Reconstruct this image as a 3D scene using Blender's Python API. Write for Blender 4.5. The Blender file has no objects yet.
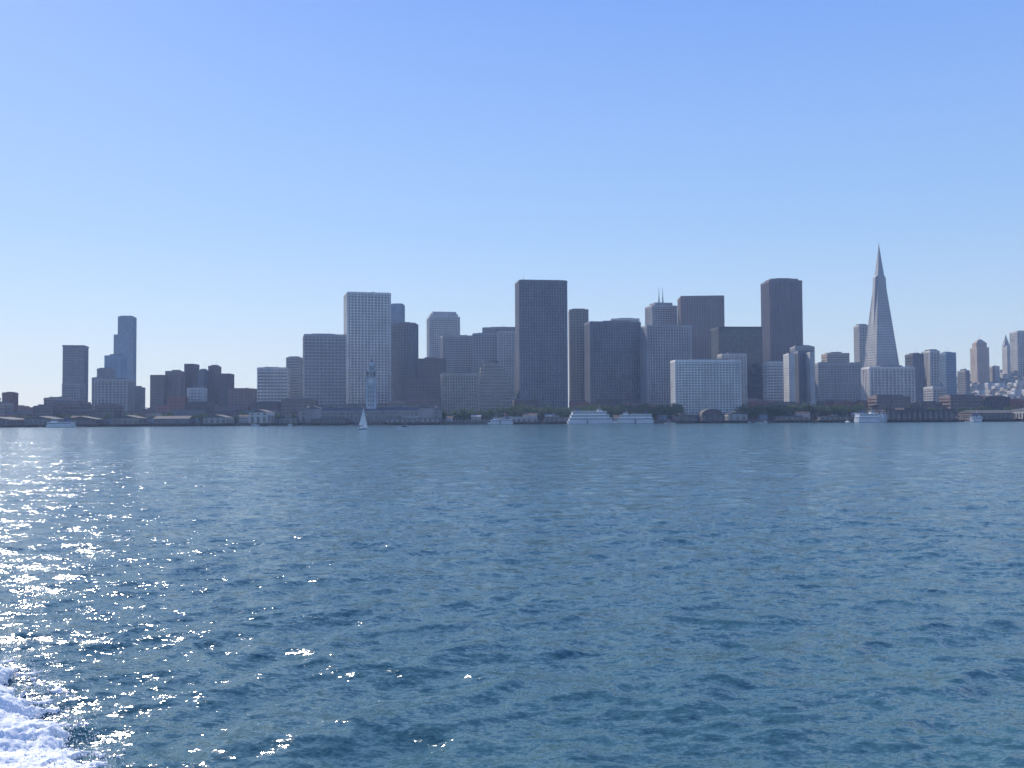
import bpy, math, random
import numpy as np
from mathutils import Matrix, Vector, Euler
random.seed(7); rng = np.random.default_rng(11)
scene = bpy.context.scene
CAMZ = 6.0
SUN_AZ, SUN_EL = -33.0, 35.0      # degrees clockwise from +Y, elevation
HAZE = 1.25e-4

# ------------------------------------------------------------------ nodes
def new_mat(name):
    m = bpy.data.materials.new(name); m.use_nodes = True
    nt = m.node_tree; b = nt.nodes['Principled BSDF']
    return m, nt, b
def N(nt, t, **kw):
    n = nt.nodes.new(t)
    for k, v in kw.items():
        if k in n.inputs: n.inputs[k].default_value = v
        else: setattr(n, k, v)
    return n
def ramp(nt, stops):
    r = nt.nodes.new('ShaderNodeValToRGB'); e = r.color_ramp.elements
    e[0].position, e[0].color = stops[0][0], (*stops[0][1], 1)
    e[1].position, e[1].color = stops[-1][0], (*stops[-1][1], 1)
    for p, c in stops[1:-1]:
        x = e.new(p); x.color = (*c, 1)
    return r
_mc = {}
def wall_mat(col, rough=0.85, name='concrete'):
    key = (name, col, rough)
    if key in _mc: return _mc[key]
    m, nt, b = new_mat(name)
    tc = N(nt, 'ShaderNodeTexCoord')
    mp = N(nt, 'ShaderNodeMapping'); mp.inputs['Scale'].default_value = (0.35, 0.35, 0.03)
    n1 = N(nt, 'ShaderNodeTexNoise', Scale=1.0, Detail=4.0)
    n2 = N(nt, 'ShaderNodeTexNoise', Scale=0.05, Detail=3.0)
    nt.links.new(tc.outputs['Object'], mp.inputs['Vector'])
    nt.links.new(mp.outputs[0], n1.inputs['Vector'])
    nt.links.new(tc.outputs['Object'], n2.inputs['Vector'])
    ad = N(nt, 'ShaderNodeMath', operation='ADD')
    nt.links.new(n1.outputs['Fac'], ad.inputs[0]); nt.links.new(n2.outputs['Fac'], ad.inputs[1])
    r = ramp(nt, [(0.35, tuple(c*0.72 for c in col)), (0.65, tuple(min(1, c*1.15) for c in col))])
    hv = N(nt, 'ShaderNodeMath', operation='MULTIPLY'); hv.inputs[1].default_value = 0.5
    nt.links.new(ad.outputs[0], hv.inputs[0]); nt.links.new(hv.outputs[0], r.inputs[0])
    nt.links.new(r.outputs[0], b.inputs['Base Color'])
    b.inputs['Roughness'].default_value = rough
    _mc[key] = m; return m
def glass_mat(dark, light, bay=3.0, fl=3.6, rough=0.2, thr=0.7, name='window_glass'):
    key = (name, dark, light, bay, fl, rough, thr)
    if key in _mc: return _mc[key]
    m, nt, b = new_mat(name)
    tc = N(nt, 'ShaderNodeTexCoord')
    dv = N(nt, 'ShaderNodeVectorMath', operation='DIVIDE'); dv.inputs[1].default_value = (bay, bay, fl)
    fo = N(nt, 'ShaderNodeVectorMath', operation='FLOOR')
    wn = N(nt, 'ShaderNodeTexWhiteNoise')
    nt.links.new(tc.outputs['Object'], dv.inputs[0]); nt.links.new(dv.outputs[0], fo.inputs[0])
    nt.links.new(fo.outputs[0], wn.inputs['Vector'])
    mid = tuple((a*2+c)/3 for a, c in zip(dark, light))
    r = ramp(nt, [(0.0, dark), (thr, mid), (1.0, light)])
    nt.links.new(wn.outputs['Value'], r.inputs[0]); nt.links.new(r.outputs[0], b.inputs['Base Color'])
    b.inputs['Roughness'].default_value = rough
    b.inputs['Specular IOR Level'].default_value = 0.8
    _mc[key] = m; return m
def flat_mat(name, col, rough=0.6, metal=0.0):
    key = (name, col, rough, metal)
    if key in _mc: return _mc[key]
    m, nt, b = new_mat(name)
    n = N(nt, 'ShaderNodeTexNoise', Scale=0.6, Detail=5.0)
    tc = N(nt, 'ShaderNodeTexCoord'); nt.links.new(tc.outputs['Object'], n.inputs['Vector'])
    r = ramp(nt, [(0.3, tuple(c*0.8 for c in col)), (0.7, tuple(min(1, c*1.1) for c in col))])
    nt.links.new(n.outputs['Fac'], r.inputs[0]); nt.links.new(r.outputs[0], b.inputs['Base Color'])
    b.inputs['Roughness'].default_value = rough; b.inputs['Metallic'].default_value = metal
    _mc[key] = m; return m

# ------------------------------------------------------------------ mesh builder
class MB:
    def __init__(s): s.v = []; s.f = []; s.m = []
    def prism(s, pts, z0, z1, m=0, top=None):
        top = top or pts; n = len(pts); o = len(s.v)
        s.v += [(x, y, z0) for x, y in pts] + [(x, y, z1) for x, y in top]
        for i in range(n):
            j = (i+1) % n; s.f.append((o+i, o+j, o+n+j, o+n+i)); s.m.append(m)
        s.f.append(tuple(o+n+i for i in range(n))); s.m.append(m)
        s.f.append(tuple(o+n-1-i for i in range(n))); s.m.append(m)
    def box(s, x0, x1, y0, y1, z0, z1, m=0):
        s.prism([(x0, y0), (x1, y0), (x1, y1), (x0, y1)], z0, z1, m)
    def cyl(s, x, y, z0, z1, r0, r1=None, n=8, m=0):
        r1 = r0 if r1 is None else r1
        p = [(x+r0*math.cos(2*math.pi*i/n), y+r0*math.sin(2*math.pi*i/n)) for i in range(n)]
        q = [(x+r1*math.cos(2*math.pi*i/n), y+r1*math.sin(2*math.pi*i/n)) for i in range(n)]
        s.prism(p, z0, z1, m, q)
    def face(s, pts, m=0):
        o = len(s.v); s.v += list(pts); s.f.append(tuple(range(o, o+len(pts)))); s.m.append(m)
    def gable(s, x0, x1, y0, y1, z0, z1, m=0, along='y'):
        if along == 'y':
            xm = (x0+x1)/2
            a = [(x0, y0, z0), (x1, y0, z0), (xm, y0, z1)]; b = [(x0, y1, z0), (x1, y1, z0), (xm, y1, z1)]
        else:
            ym = (y0+y1)/2
            a = [(x0, y0, z0), (x0, y1, z0), (x0, ym, z1)]; b = [(x1, y0, z0), (x1, y1, z0), (x1, ym, z1)]
        s.face(a, m); s.face(b, m); s.face([a[0], b[0], b[2], a[2]], m); s.face([a[1], b[1], b[2], a[2]], m)
    def mesh(s, name, mats, only=None):
        idx = [i for i in range(len(s.f)) if only is None or s.m[i] == only]
        me = bpy.data.meshes.new(name)
        if only is None:
            me.from_pydata(s.v, [], s.f)
            for mt in mats: me.materials.append(mt)
            me.polygons.foreach_set('material_index', s.m)
        else:
            used = sorted({k for i in idx for k in s.f[i]}); mp = {k: j for j, k in enumerate(used)}
            me.from_pydata([s.v[k] for k in used], [], [tuple(mp[k] for k in s.f[i]) for i in idx])
            me.materials.append(mats[only])
        me.update(); return me
def link(o, parent=None):
    scene.collection.objects.link(o)
    if parent: o.parent = parent
    return o
def put(mb, name, mats, loc, rot=0.0, parts=None):
    """parts: list of child names per material -> Empty parent with children; otherwise a single mesh"""
    if parts:
        e = link(bpy.data.objects.new(name, None)); e.location = loc; e.rotation_euler = (0, 0, rot)
        e.empty_display_size = 2
        for i, p in enumerate(parts):
            if i in mb.m:
                link(bpy.data.objects.new(p, mb.mesh(p, mats, only=i)), e)
        return e
    o = link(bpy.data.objects.new(name, mb.mesh(name, mats))); o.location = loc; o.rotation_euler = (0, 0, rot)
    return o

# ------------------------------------------------------------------ terrain
def ground(x, y):
    z = 2.8 + 92*math.exp(-((x-1150)/420)**2-((y-2080)/430)**2)*(1 if y > 1150 else max(0, (y-1062)/88))
    z += 34*math.exp(-((x+900)/500)**2-((y-2300)/400)**2)
    return z
SHORE = 1062.0
def build_land():
    xs = np.concatenate([np.linspace(-9000, -1600, 12), np.linspace(-1500, 1800, 120), np.linspace(1900, 9000, 12)])
    ys = np.concatenate([[SHORE, SHORE+0.02], np.linspace(SHORE+4, 2900, 90), np.linspace(3000, 12000, 14)])
    v = []
    for j, y in enumerate(ys):
        for x in xs:
            v.append((x, y, -3.0 if j == 0 else ground(x, y)))
    nx = len(xs); f = [(j*nx+i, j*nx+i+1, (j+1)*nx+i+1, (j+1)*nx+i) for j in range(len(ys)-1) for i in range(nx-1)]
    me = bpy.data.meshes.new('ground'); me.from_pydata(v, [], f)
    m, nt, b = new_mat('city_ground')
    tc = N(nt, 'ShaderNodeTexCoord'); n = N(nt, 'ShaderNodeTexNoise', Scale=0.02, Detail=8.0)
    nt.links.new(tc.outputs['Object'], n.inputs['Vector'])
    r = ramp(nt, [(0.35, (0.05, 0.07, 0.04)), (0.5, (0.12, 0.115, 0.11)), (0.7, (0.2, 0.19, 0.18))])
    nt.links.new(n.outputs['Fac'], r.inputs[0]); nt.links.new(r.outputs[0], b.inputs['Base Color'])
    b.inputs['Roughness'].default_value = 0.95
    me.materials.append(m); link(bpy.data.objects.new('ground', me))
    # waterfront road + markings
    rd = MB(); rd.box(-1400, 1400, SHORE+36, SHORE+54, 2.2, 2.95)
    put(rd, 'road', [flat_mat('asphalt', (0.05, 0.05, 0.052), 0.9)], (0, 0, 0))
    mk = MB()
    for i in range(200):
        x = -1400+i*14; mk.face([(x, SHORE+44.9, 2.956), (x+5, SHORE+44.9, 2.956), (x+5, SHORE+45.1, 2.956), (x, SHORE+45.1, 2.956)])
    put(mk, 'road_markings', [flat_mat('road_paint', (0.75, 0.75, 0.72), 0.7)], (0, 0, 0))
    # seawall with cap and pilings
    sw = MB(); sw.box(-1400, 1400, SHORE-1.2, SHORE-0.01, -2, 2.5); sw.box(-1400, 1400, SHORE-1.6, SHORE+0.8, 2.52, 3.3)
    for i in range(560):
        sw.cyl(-1398+i*5, SHORE-1.9, -2, 2.4, 0.28, n=6, m=1)
    put(sw, 'seawall', [wall_mat((0.13, 0.125, 0.12)), flat_mat('timber', (0.07, 0.055, 0.045), 0.9)], (0, 0, 0))
build_land()

# ------------------------------------------------------------------ buildings
def facade(w, dp, h, style='grid', fh=3.6, bay=4.0, base=7.0, pent=True, R=None):
    """0 walls, 1 windows, 2 roof plant"""
    R = R or random
    b = MB(); X, Y = w/2, dp/2
    b.box(-X+0.5, X-0.5, -Y+0.5, Y-0.5, -6, h-0.6, 1)
    P = {'grid': (0.95, 0.55, 0.42, 0.30), 'ribs': (1.5, 0.75, 0.40, -0.1), 'bands': (0.5, -0.05, 0.50, 0.25),
         'glass': (0.35, -0.2, 0.22, -0.28), 'punched': (2.0, 0.22, 0.55, 0.12)}[style]
    pw, po, sf, so = P          # pier width, pier outset, spandrel fraction, spandrel outset
    if style == 'glass': bay = bay*0.75
    # podium
    b.box(-X-0.3, X+0.3, -Y-0.3, Y+0.3, -6, 1.0, 0)
    nfl = max(1, int((h-base)/fh)); fh2 = (h-base)/nfl
    for k in range(nfl+1):
        z = base+k*fh2
        if k == nfl: z0, z1 = h-max(1.6, fh2*0.5), h
        else: z0, z1 = z-fh2*sf*0.5, z+fh2*sf*0.5
        o = (max(po, so)+0.12) if k == nfl or k == 0 else so
        b.box(-X-o, X+o, -Y-o, Y+o, z0, z1, 0)
    for L, ax in ((w, 0), (dp, 1)):
        n = max(2, int(round(L/bay)))
        for i in range(n+1):
            c = -L/2+L*i/n; hw = pw/2
            if i == 0: c += hw
            if i == n: c -= hw
            for sgn in (-1, 1):
                if ax == 0:
                    y0, y1 = sorted((sgn*(Y-0.7), sgn*(Y+po))); b.box(c-hw, c+hw, y0, y1, 0.4, h-0.45, 0)
                else:
                    x0, x1 = sorted((sgn*(X-0.7), sgn*(X+po-0.013))); b.box(x0, x1, c-hw, c+hw, 0.4, h-0.47, 0)
    # parapet (hollow look) and roof plant
    for (x0, x1, y0, y1) in ((-X, X, -Y, -Y+0.4), (-X, X, Y-0.4, Y), (-X, -X+0.4, -Y+0.41, Y-0.41), (X-0.4, X, -Y+0.41, Y-0.41)):
        b.box(x0, x1, y0, y1, h+0.003, h+1.1, 0)
    if pent:
        px, py = w*R.uniform(0.22, 0.40), dp*R.uniform(0.2, 0.3); ox = w*R.uniform(-0.08, 0.08)
        ph = R.uniform(1.8, 3.4) if h > 60 else R.uniform(1.8, 3.0)
        b.box(ox-px, ox+px, -py, py, h+0.004, h+ph, 2)
        for k in range(4):
            x = R.uniform(-X*0.85, X*0.75); y = R.uniform(-Y*0.8, Y*0.7)
            b.box(x, x+R.uniform(1.5, 3), y, y+2, h+0.006+k*0.003, h+R.uniform(1.4, 2.6), 2)
        if R.random() < 0.4: b.cyl(ox+px*0.5, 0, h+ph, h+ph+R.uniform(4, 9), 0.15, 0.06, 5, 2)
    return b

def solve(a0, a1, d, dp, rot):
    """width and centre of a rotated block seen between two bearings (radians-tan)"""
    w = max(6, (a1-a0)*d); cx = (a0+a1)/2*d; cy = d+dp/2; c, s = math.cos(rot), math.sin(rot)
    for _ in range(30):
        B = []
        for sx in (-1, 1):
            for sy in (-1, 1):
                x = sx*w/2; y = sy*dp/2
                B.append((cx+x*c-y*s)/(cy+x*s+y*c))
        lo, hi = min(B), max(B)
        w = max(5, w+((a1-a0)-(hi-lo))*d*0.8); cx += ((a0+a1)-(lo+hi))/2*d
    return w, cx, cy

roofm = flat_mat('roof_plant', (0.13, 0.14, 0.16), 0.8)
C = dict(  # façade base colours
    conc=(0.28, 0.28, 0.29), lite=(0.45, 0.44, 0.43), white=(0.62, 0.60, 0.57), tan=(0.35, 0.29, 0.25), brown=(0.19, 0.135, 0.13),
    dbrown=(0.10, 0.075, 0.085), brick=(0.26, 0.115, 0.09), grey=(0.15, 0.16, 0.19), black=(0.035, 0.04, 0.055), blue=(0.20, 0.29, 0.39))
G = dict(
    dark=((0.03, 0.04, 0.06), (0.11, 0.12, 0.14)), blue=((0.08, 0.14, 0.22), (0.15, 0.23, 0.33)),
    black=((0.010, 0.014, 0.024), (0.045, 0.05, 0.065)), mid=((0.05, 0.06, 0.08), (0.22, 0.22, 0.22)))
def building(name, a0, a1, el, d, dp, rot=0, style='grid', wall='conc', glass='dark', fh=3.6, bay=4.0, pent=True):
    """bearings and elevation in milliradians surveyed from the ferry, d = range in metres"""
    r = math.radians(rot)
    w, cx, cy = solve(a0/1000, a1/1000, d, dp, r)
    g = ground(cx, cy)
    h = CAMZ+el/1000*d-g-(1.5 if pent else 0)
    mb = facade(w, dp, h, style, fh, bay, pent=pent)
    k = random.uniform(0.82, 1.18)
    mats = [wall_mat(tuple(c*k for c in C[wall])), glass_mat(*G[glass], bay=bay, fl=fh), roofm]
    e = put(mb, name, mats, (cx, cy, g), r, parts=['walls', 'windows', 'roof_plant'])
    return e, w, dp, h
def add_part(e, name, mb, mats, only=None):
    return link(bpy.data.objects.new(name, mb.mesh(name, mats)), e)

T = 'office_tower'; O = 'office_building'; A = 'apartment_building'
B = building
B('brick_tower', -510, -494, 29.5, 1200, 18, 8, 'punched', 'brick')
# far left group
e, w, dp, h = B('glass_tower', -450, -424, 75, 1500, 34, 12, 'glass', 'grey', 'dark', bay=3.2)
m = MB(); m.box(-w/2-0.6, w/2+0.6, -dp/2-0.6, dp/2+0.6, h+1.2, h+3.2); add_part(e, 'roof_cap', m, [roofm])
B(A, -450, -427, 38, 1380, 24, 5, 'grid', 'conc')
e, w, dp, h = B('residential_tower', -395, -376, 105, 1800, 26, 8, 'glass', 'blue', 'blue', bay=3)
B('residential_tower', -399, -389, 86, 1806, 24, 8, 'glass', 'blue', 'blue', bay=3, pent=False)
B(T, -408, -385, 66, 1500, 26, -5, 'punched', 'blue', 'dark')
B(O, -420, -402, 44, 1420, 26, 0, 'ribs', 'conc')
B(O, -415, -398, 53, 1450, 22, 0, 'ribs', 'conc')
B(O, -418, -378, 42, 1340, 30, 4, 'ribs', 'lite', bay=5)
B(O, -382, -367, 34, 1380, 20, 0, 'punched', 'grey')
B(O, -468, -440, 24, 1250, 30, 0, 'grid', 'tan')
# south beach dark group
B(O, -362, -344, 45, 1330, 25, 5, 'punched', 'brown', pent=False); B(O, -347, -327, 50, 1350, 25, 5, 'punched', 'brown')
B(T, -328, -313, 56, 1380, 25, 0, 'punched', 'dbrown', pent=False); B(T, -314, -303, 51, 1340, 25, 0, 'punched', 'grey')
B(T, -304, -291, 55, 1360, 25, 0, 'punched', 'brown'); B(O, -293, -278, 46, 1340, 24, 0, 'punched', 'dbrown', pent=False)
B(O, -325, -305, 33, 1200, 20, 6, 'punched', 'lite'); B('brick_warehouse', -345, -322, 24, 1180, 30, 6, 'punched', 'brick')
B('brick_warehouse', -284, -254, 32, 1300, 30, 3, 'punched', 'brown')
B(O, -255, -222, 53, 1250, 32, 6, 'bands', 'white', fh=3.9); B(T, -226, -208, 63, 1350, 26, 0, 'bands', 'conc')
B(T, -209, -166, 86, 1200, 34, 14, 'grid', 'lite', 'dark', bay=4.4, fh=3.8)
B(T, -168, -121.5, 128, 1300, 38, 16, 'ribs', 'white', 'dark', bay=4.2)
B('glass_tower', -122, -107, 116, 1500, 26, 0, 'glass', 'blue', 'blue'); B(T, -122, -94, 97, 1400, 28, -4, 'ribs', 'grey')
B(O, -94, -66, 61, 1350, 28, 0, 'punched', 'brown'); B(O, -107, -71, 41, 1200, 28, 4, 'punched', 'brown')
# step-crowned pale tower
e, w, dp, h = B(T, -85, -52, 102, 1700, 34, 12, 'grid', 'lite', 'mid', pent=False)
m = MB(); m.box(-w*0.45, w*0.45, -dp*0.42, dp*0.42, h+1.2, h+6); m.box(-w*0.38, w*0.4, -dp*0.34, dp*0.34, h+6.01, h+10)
add_part(e, 'stepped_crown', m, [wall_mat(C['lite'])])
B(T, -71, -39, 84, 1550, 30, 10, 'grid', 'conc', 'dark'); B(T, -39, -14, 86, 1440, 30, 0, 'ribs', 'conc')
B(T, -29, 6, 92, 1500, 30, -6, 'ribs', 'conc', 'dark', bay=5); B(T, -14, 5, 88, 1420, 24, 0, 'ribs', 'lite', 'mid')
# finned office + terraced hotel
B(O, -71, -33, 46, 1150, 26, 6, 'ribs', 'tan', 'black', bay=3)
def hotel():
    d = 1230; w, cx, cy = 56, -26*1.23+12, d+25
    b = MB(); n = 17; H = CAMZ+0.054*d-3
    for k in range(n):
        z0 = k*H/n; t = k/(n-1)
        x0, x1 = -w/2+t*9, w/2+8-t*26; y0 = -22+t*24
        b.box(x0, x1, y0, 24, z0, z0+H/n*0.45, 0); b.box(x0+1.2, x1-1.2, y0+1.2, 22.8, z0+H/n*0.45, z0+H/n+0.002, 1)
        nb = int((x1-x0)/4)
        for i in range(nb+1):
            x = x0+0.5+(x1-x0-1)*i/nb; b.box(x-0.35, x+0.35, y0+0.15, y0+1.4, z0+H/n*0.45, z0+H/n-0.003, 0)
    b.cyl(-6, 10, H, H+5, 9, 9, 20, 0); b.cyl(-6, 10, H+5, H+6.5, 10.5, 10, 20, 2)
    put(b, 'terraced_hotel', [wall_mat(C['tan']), glass_mat(*G['dark']), roofm], (cx, cy, 2.8), math.radians(5), ['terraces', 'windows', 'rooftop_lounge'])
hotel()
# Embarcadero slabs
e, w, dp, h = B(T, 4, 55.5, 138, 1250, 30, 9, 'ribs', 'grey', 'black', bay=3.4, pent=False)
m = MB(); m.box(-w/2+3, w/2-3, -dp/2+3, dp/2-3, h+0.5, h+1.8); m.cyl(-w/2+8, 0, h+1.8, h+9, 0.2, 0.1, 5); add_part(e, 'roof_cap', m, [roofm])
B(T, 57, 77, 109.5, 1350, 26, 0, 'punched', 'tan', 'dark'); B(T, 73, 129, 97, 1300, 30, 10, 'ribs', 'grey', 'black', bay=3.4)
B(T, 98, 128, 100, 1720, 34, 0, 'grid', 'lite'); B(T, 129, 180, 93, 1280, 30, 9, 'ribs', 'conc', 'black', bay=3.4)
# twin-spired tower
e, w, dp, h = B(T, 134, 166, 112, 1600, 34, 12, 'grid', 'lite', 'mid', pent=False)
m = MB(); m.box(-w*0.36, w*0.36, -dp*0.36, dp*0.36, h+1.2, h+6)
for x in (-3.2, 3.2): m.cyl(x, 0, h+6, h+16, 1.5, 0.9, 6); m.cyl(x, 0, h+16, h+32, 0.7, 0.2, 6)
add_part(e, 'twin_spires', m, [wall_mat(C['conc'])])
B(T, 167, 213, 121.5, 1550, 40, -3, 'ribs', 'brown', 'dark', bay=4, pent=False); B(T, 199, 251, 90, 1350, 42, 4, 'glass', 'black', 'black', bay=5, pent=False)
# bay-windowed dark granite tower with sawtooth top
def granite():
    d = 1680; w, cx, cy = solve(0.2505, 0.2915, d, 44, math.radians(4)); g = ground(cx, cy); h = CAMZ+0.139*d-g
    b = facade(w, 44, h-4, 'ribs', 3.9, 4.0, pent=False)
    n = 12
    for i in range(n):
        x = -w/2+w*(i+0.5)/n
        for s, y in ((-1, -22), (1, 22)):
            top = h-(0, 9, 4, 14, 2, 7)[i % 6]*0.8-3
            b.prism([(x-1.7, y+s*0.3), (x-0.9, y+s*1.6), (x+0.9, y+s*1.6), (x+1.7, y+s*0.3)][::s if s == 1 else -1], 6, top, 0)
    b.box(-w*0.42, w*0.42, -17, 17, h-3.9, h+0.5, 0); b.box(-w*0.2, w*0.25, -9, 9, h+0.51, h+2.5, 2)
    put(b, 'granite_tower', [wall_mat(C['dbrown'], 0.5), glass_mat(*G['black']), roofm], (cx, cy, g), math.radians(4), ['walls', 'windows', 'roof_plant'])
granite()
# golden gateway style apartments
B(A, 159, 229, 58, 1120, 20, 6, 'grid', 'white', 'mid', fh=2.9, bay=3.6); B(A, 206, 235, 64, 1190, 20, 4, 'grid', 'lite', 'mid', fh=2.9, bay=3.6)
B(O, 251, 271, 56, 1300, 24, 0, 'bands', 'lite', 'mid'); B(A, 272, 283, 64, 1180, 20, 3, 'punched', 'white', 'mid', fh=2.9)
B(A, 281, 300, 66, 1190, 22, 3, 'ribs', 'grey', 'dark', fh=2.9); B(A, 296, 301, 64, 1176, 16, 3, 'punched', 'lite', 'mid', fh=2.9, pent=False)
B(T, 279, 303, 71, 1400, 24, 0, 'grid', 'conc'); B(A, 300, 349, 54.5, 1250, 22, 4, 'grid', 'lite', 'mid', fh=3, bay=3.8)
B(O, 310, 338, 64, 1500, 28, 0, 'bands', 'tan'); B(T, 343, 359, 92, 1650, 26, 0, 'grid', 'lite', 'mid')
B(O, 350, 403, 50, 1310, 26, 3, 'ribs', 'white', 'mid', bay=5); B(A, 394, 412, 63, 1400, 24, 3, 'grid', 'grey', 'blue')
B(A, 411, 428, 66, 1410, 24, 3, 'ribs', 'lite', 'dark'); B(A, 426, 445, 64, 1450, 24, 5, 'glass', 'blue', 'blue')
B(A, 446, 458, 46, 1600, 24, 5, 'grid', 'conc', 'mid')
B(A, 412, 434, 30, 1230, 24, 3, 'grid', 'lite', 'mid', fh=3)
# hilltop hotels
e, w, dp, h = B('hilltop_hotel', 459, 478, 68, 1900, 28, 0, 'punched', 'tan', 'mid', pent=False)
m = MB(); m.box(-10, 10, -9, 9, h+1, h+9); m.prism([(-10.4, -9.4), (10.4, -9.4), (10.4, 9.4), (-10.4, 9.4)], h+9.01, h+17, 0, [(-3, -3), (3, -3), (3, 3), (-3, 3)])
m.cyl(0, 0, h+17, h+30, 0.3, 0.1, 5); add_part(e, 'cupola', m, [wall_mat(C['tan'])])
e, w, dp, h = B('cathedral', 491, 499, 70, 1930, 20, 0, 'punched', 'lite', 'mid', pent=False)
m = MB(); m.prism([(-5, -5), (5, -5), (5, 5), (-5, 5)], h+1, h+22, 0, [(-0.3, -0.3), (0.3, -0.3), (0.3, 0.3), (-0.3, 0.3)]); add_part(e, 'spire', m, [wall_mat(C['conc'])])
B('hilltop_hotel', 499, 524, 85, 1950, 30, 0, 'grid', 'lite', 'mid')
B(A, 478, 488, 50, 1900, 24, 0, 'grid', 'lite', 'mid'); B(A, 524, 545, 64, 1990, 30, 0, 'grid', 'conc', 'mid')
# things just outside the frame
B(A, 548, 580, 70, 1500, 26, 0, 'grid', 'conc', 'mid'); B(T, -560, -535, 60, 1500, 26, 0, 'grid', 'conc'); B(O, -530, -512, 25, 1250, 26, 0, 'grid', 'tan')

# ---- pyramid tower
def pyramid():
    d = 1480; cx, cy = 0.3695*(d+28), d+28; g = ground(cx, cy); H = CAMZ+0.1745*(d+28)-g; hw0 = 26.5
    b = MB(); hw = lambda z: hw0*(1-z/H)
    def fr(z0, z1, o, m):
        a, c = hw(z0)+o, hw(z1)+o
        b.prism([(-a, -a), (a, -a), (a, a), (-a, a)], z0, z1, m, [(-c, -c), (c, -c), (c, c), (-c, c)])
    # base trestle
    for i in range(-3, 4):
        for s in (-1, 1):
            x = i*hw0*0.3
            b.prism([(x-1.6, s*28-0.8), (x+1.6, s*28-0.8), (x+1.6, s*28+0.8), (x-1.6, s*28+0.8)], -4, 12, 0, [(x-0.6, s*27-0.8), (x+0.6, s*27-0.8), (x+0.6, s*27+0.8), (x-0.6, s*27+0.8)])
            b.prism([(s*28-0.8, x-1.6), (s*28+0.8, x-1.6), (s*28+0.8, x+1.6), (s*28-0.8, x+1.6)], -4, 12, 0, [(s*27-0.8, x-0.6), (s*27+0.8, x-0.6), (s*27+0.8, x+0.6), (s*27-0.8, x+0.6)])
    b.box(-22, 22, -22, 22, -5, 12, 1)
    z = 12.0; fh = 3.9
    while z < H*0.79:
        fr(z, z+fh*0.52, 0.0, 0); fr(z+fh*0.52, z+fh, -0.35, 1)
        # mullion piers
        a = hw(z+fh*0.7); n = max(1, int(2*a/3.6))
        for i in range(n+1):
            x = -a+0.4+(2*a-0.8)*i/n
            for s in (-1, 1):
                b.box(x-0.8, x+0.8, *sorted((s*(a-1.0), s*(a-0.05))), z+fh*0.52, z+fh, 0)
                b.box(*sorted((s*(a-1.0), s*(a-0.07))), x-0.8, x+0.8, z+fh*0.52, z+fh, 0)
        z += fh
    while z < H*0.985:
        fr(z, min(z+2.6, H), 0.0, 2); fr(min(z+2.6, H), min(z+3.0, H), -0.15, 1); z += 3.0
    b.cyl(0, 0, H*0.97, H+3, 0.5, 0.1, 6, 2)
    # elevator and stair wings on two opposite sides
    for s in (-1, 1):
        zb, zt = H*0.42, H*0.80
        xb, xt = hw(zb)-1, hw(zt)+3.4
        y = 3.2
        P = [(s*xb, zb), (s*xt, zt), (s*(hw(zt)-1), zt+4), (s*(hw(zb)-6), zb)]
        f1 = [(p[0], -y, p[1]) for p in P]; f2 = [(p[0], y, p[1]) for p in P]
        b.face(f1, 0); b.face(f2[::-1], 0)
        for i in range(4): j = (i+1) % 4; b.face([f1[i], f1[j], f2[j], f2[i]], 0)
    put(b, 'pyramid_tower', [wall_mat((0.44, 0.43, 0.42)), glass_mat((0.12, 0.13, 0.16), (0.24, 0.24, 0.25)), flat_mat('spire_aluminium', (0.33, 0.34, 0.36), 0.6, 0.0)],
        (cx, cy, g), math.radians(11), ['floor_bands', 'windows', 'spire'])
pyramid()

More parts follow.
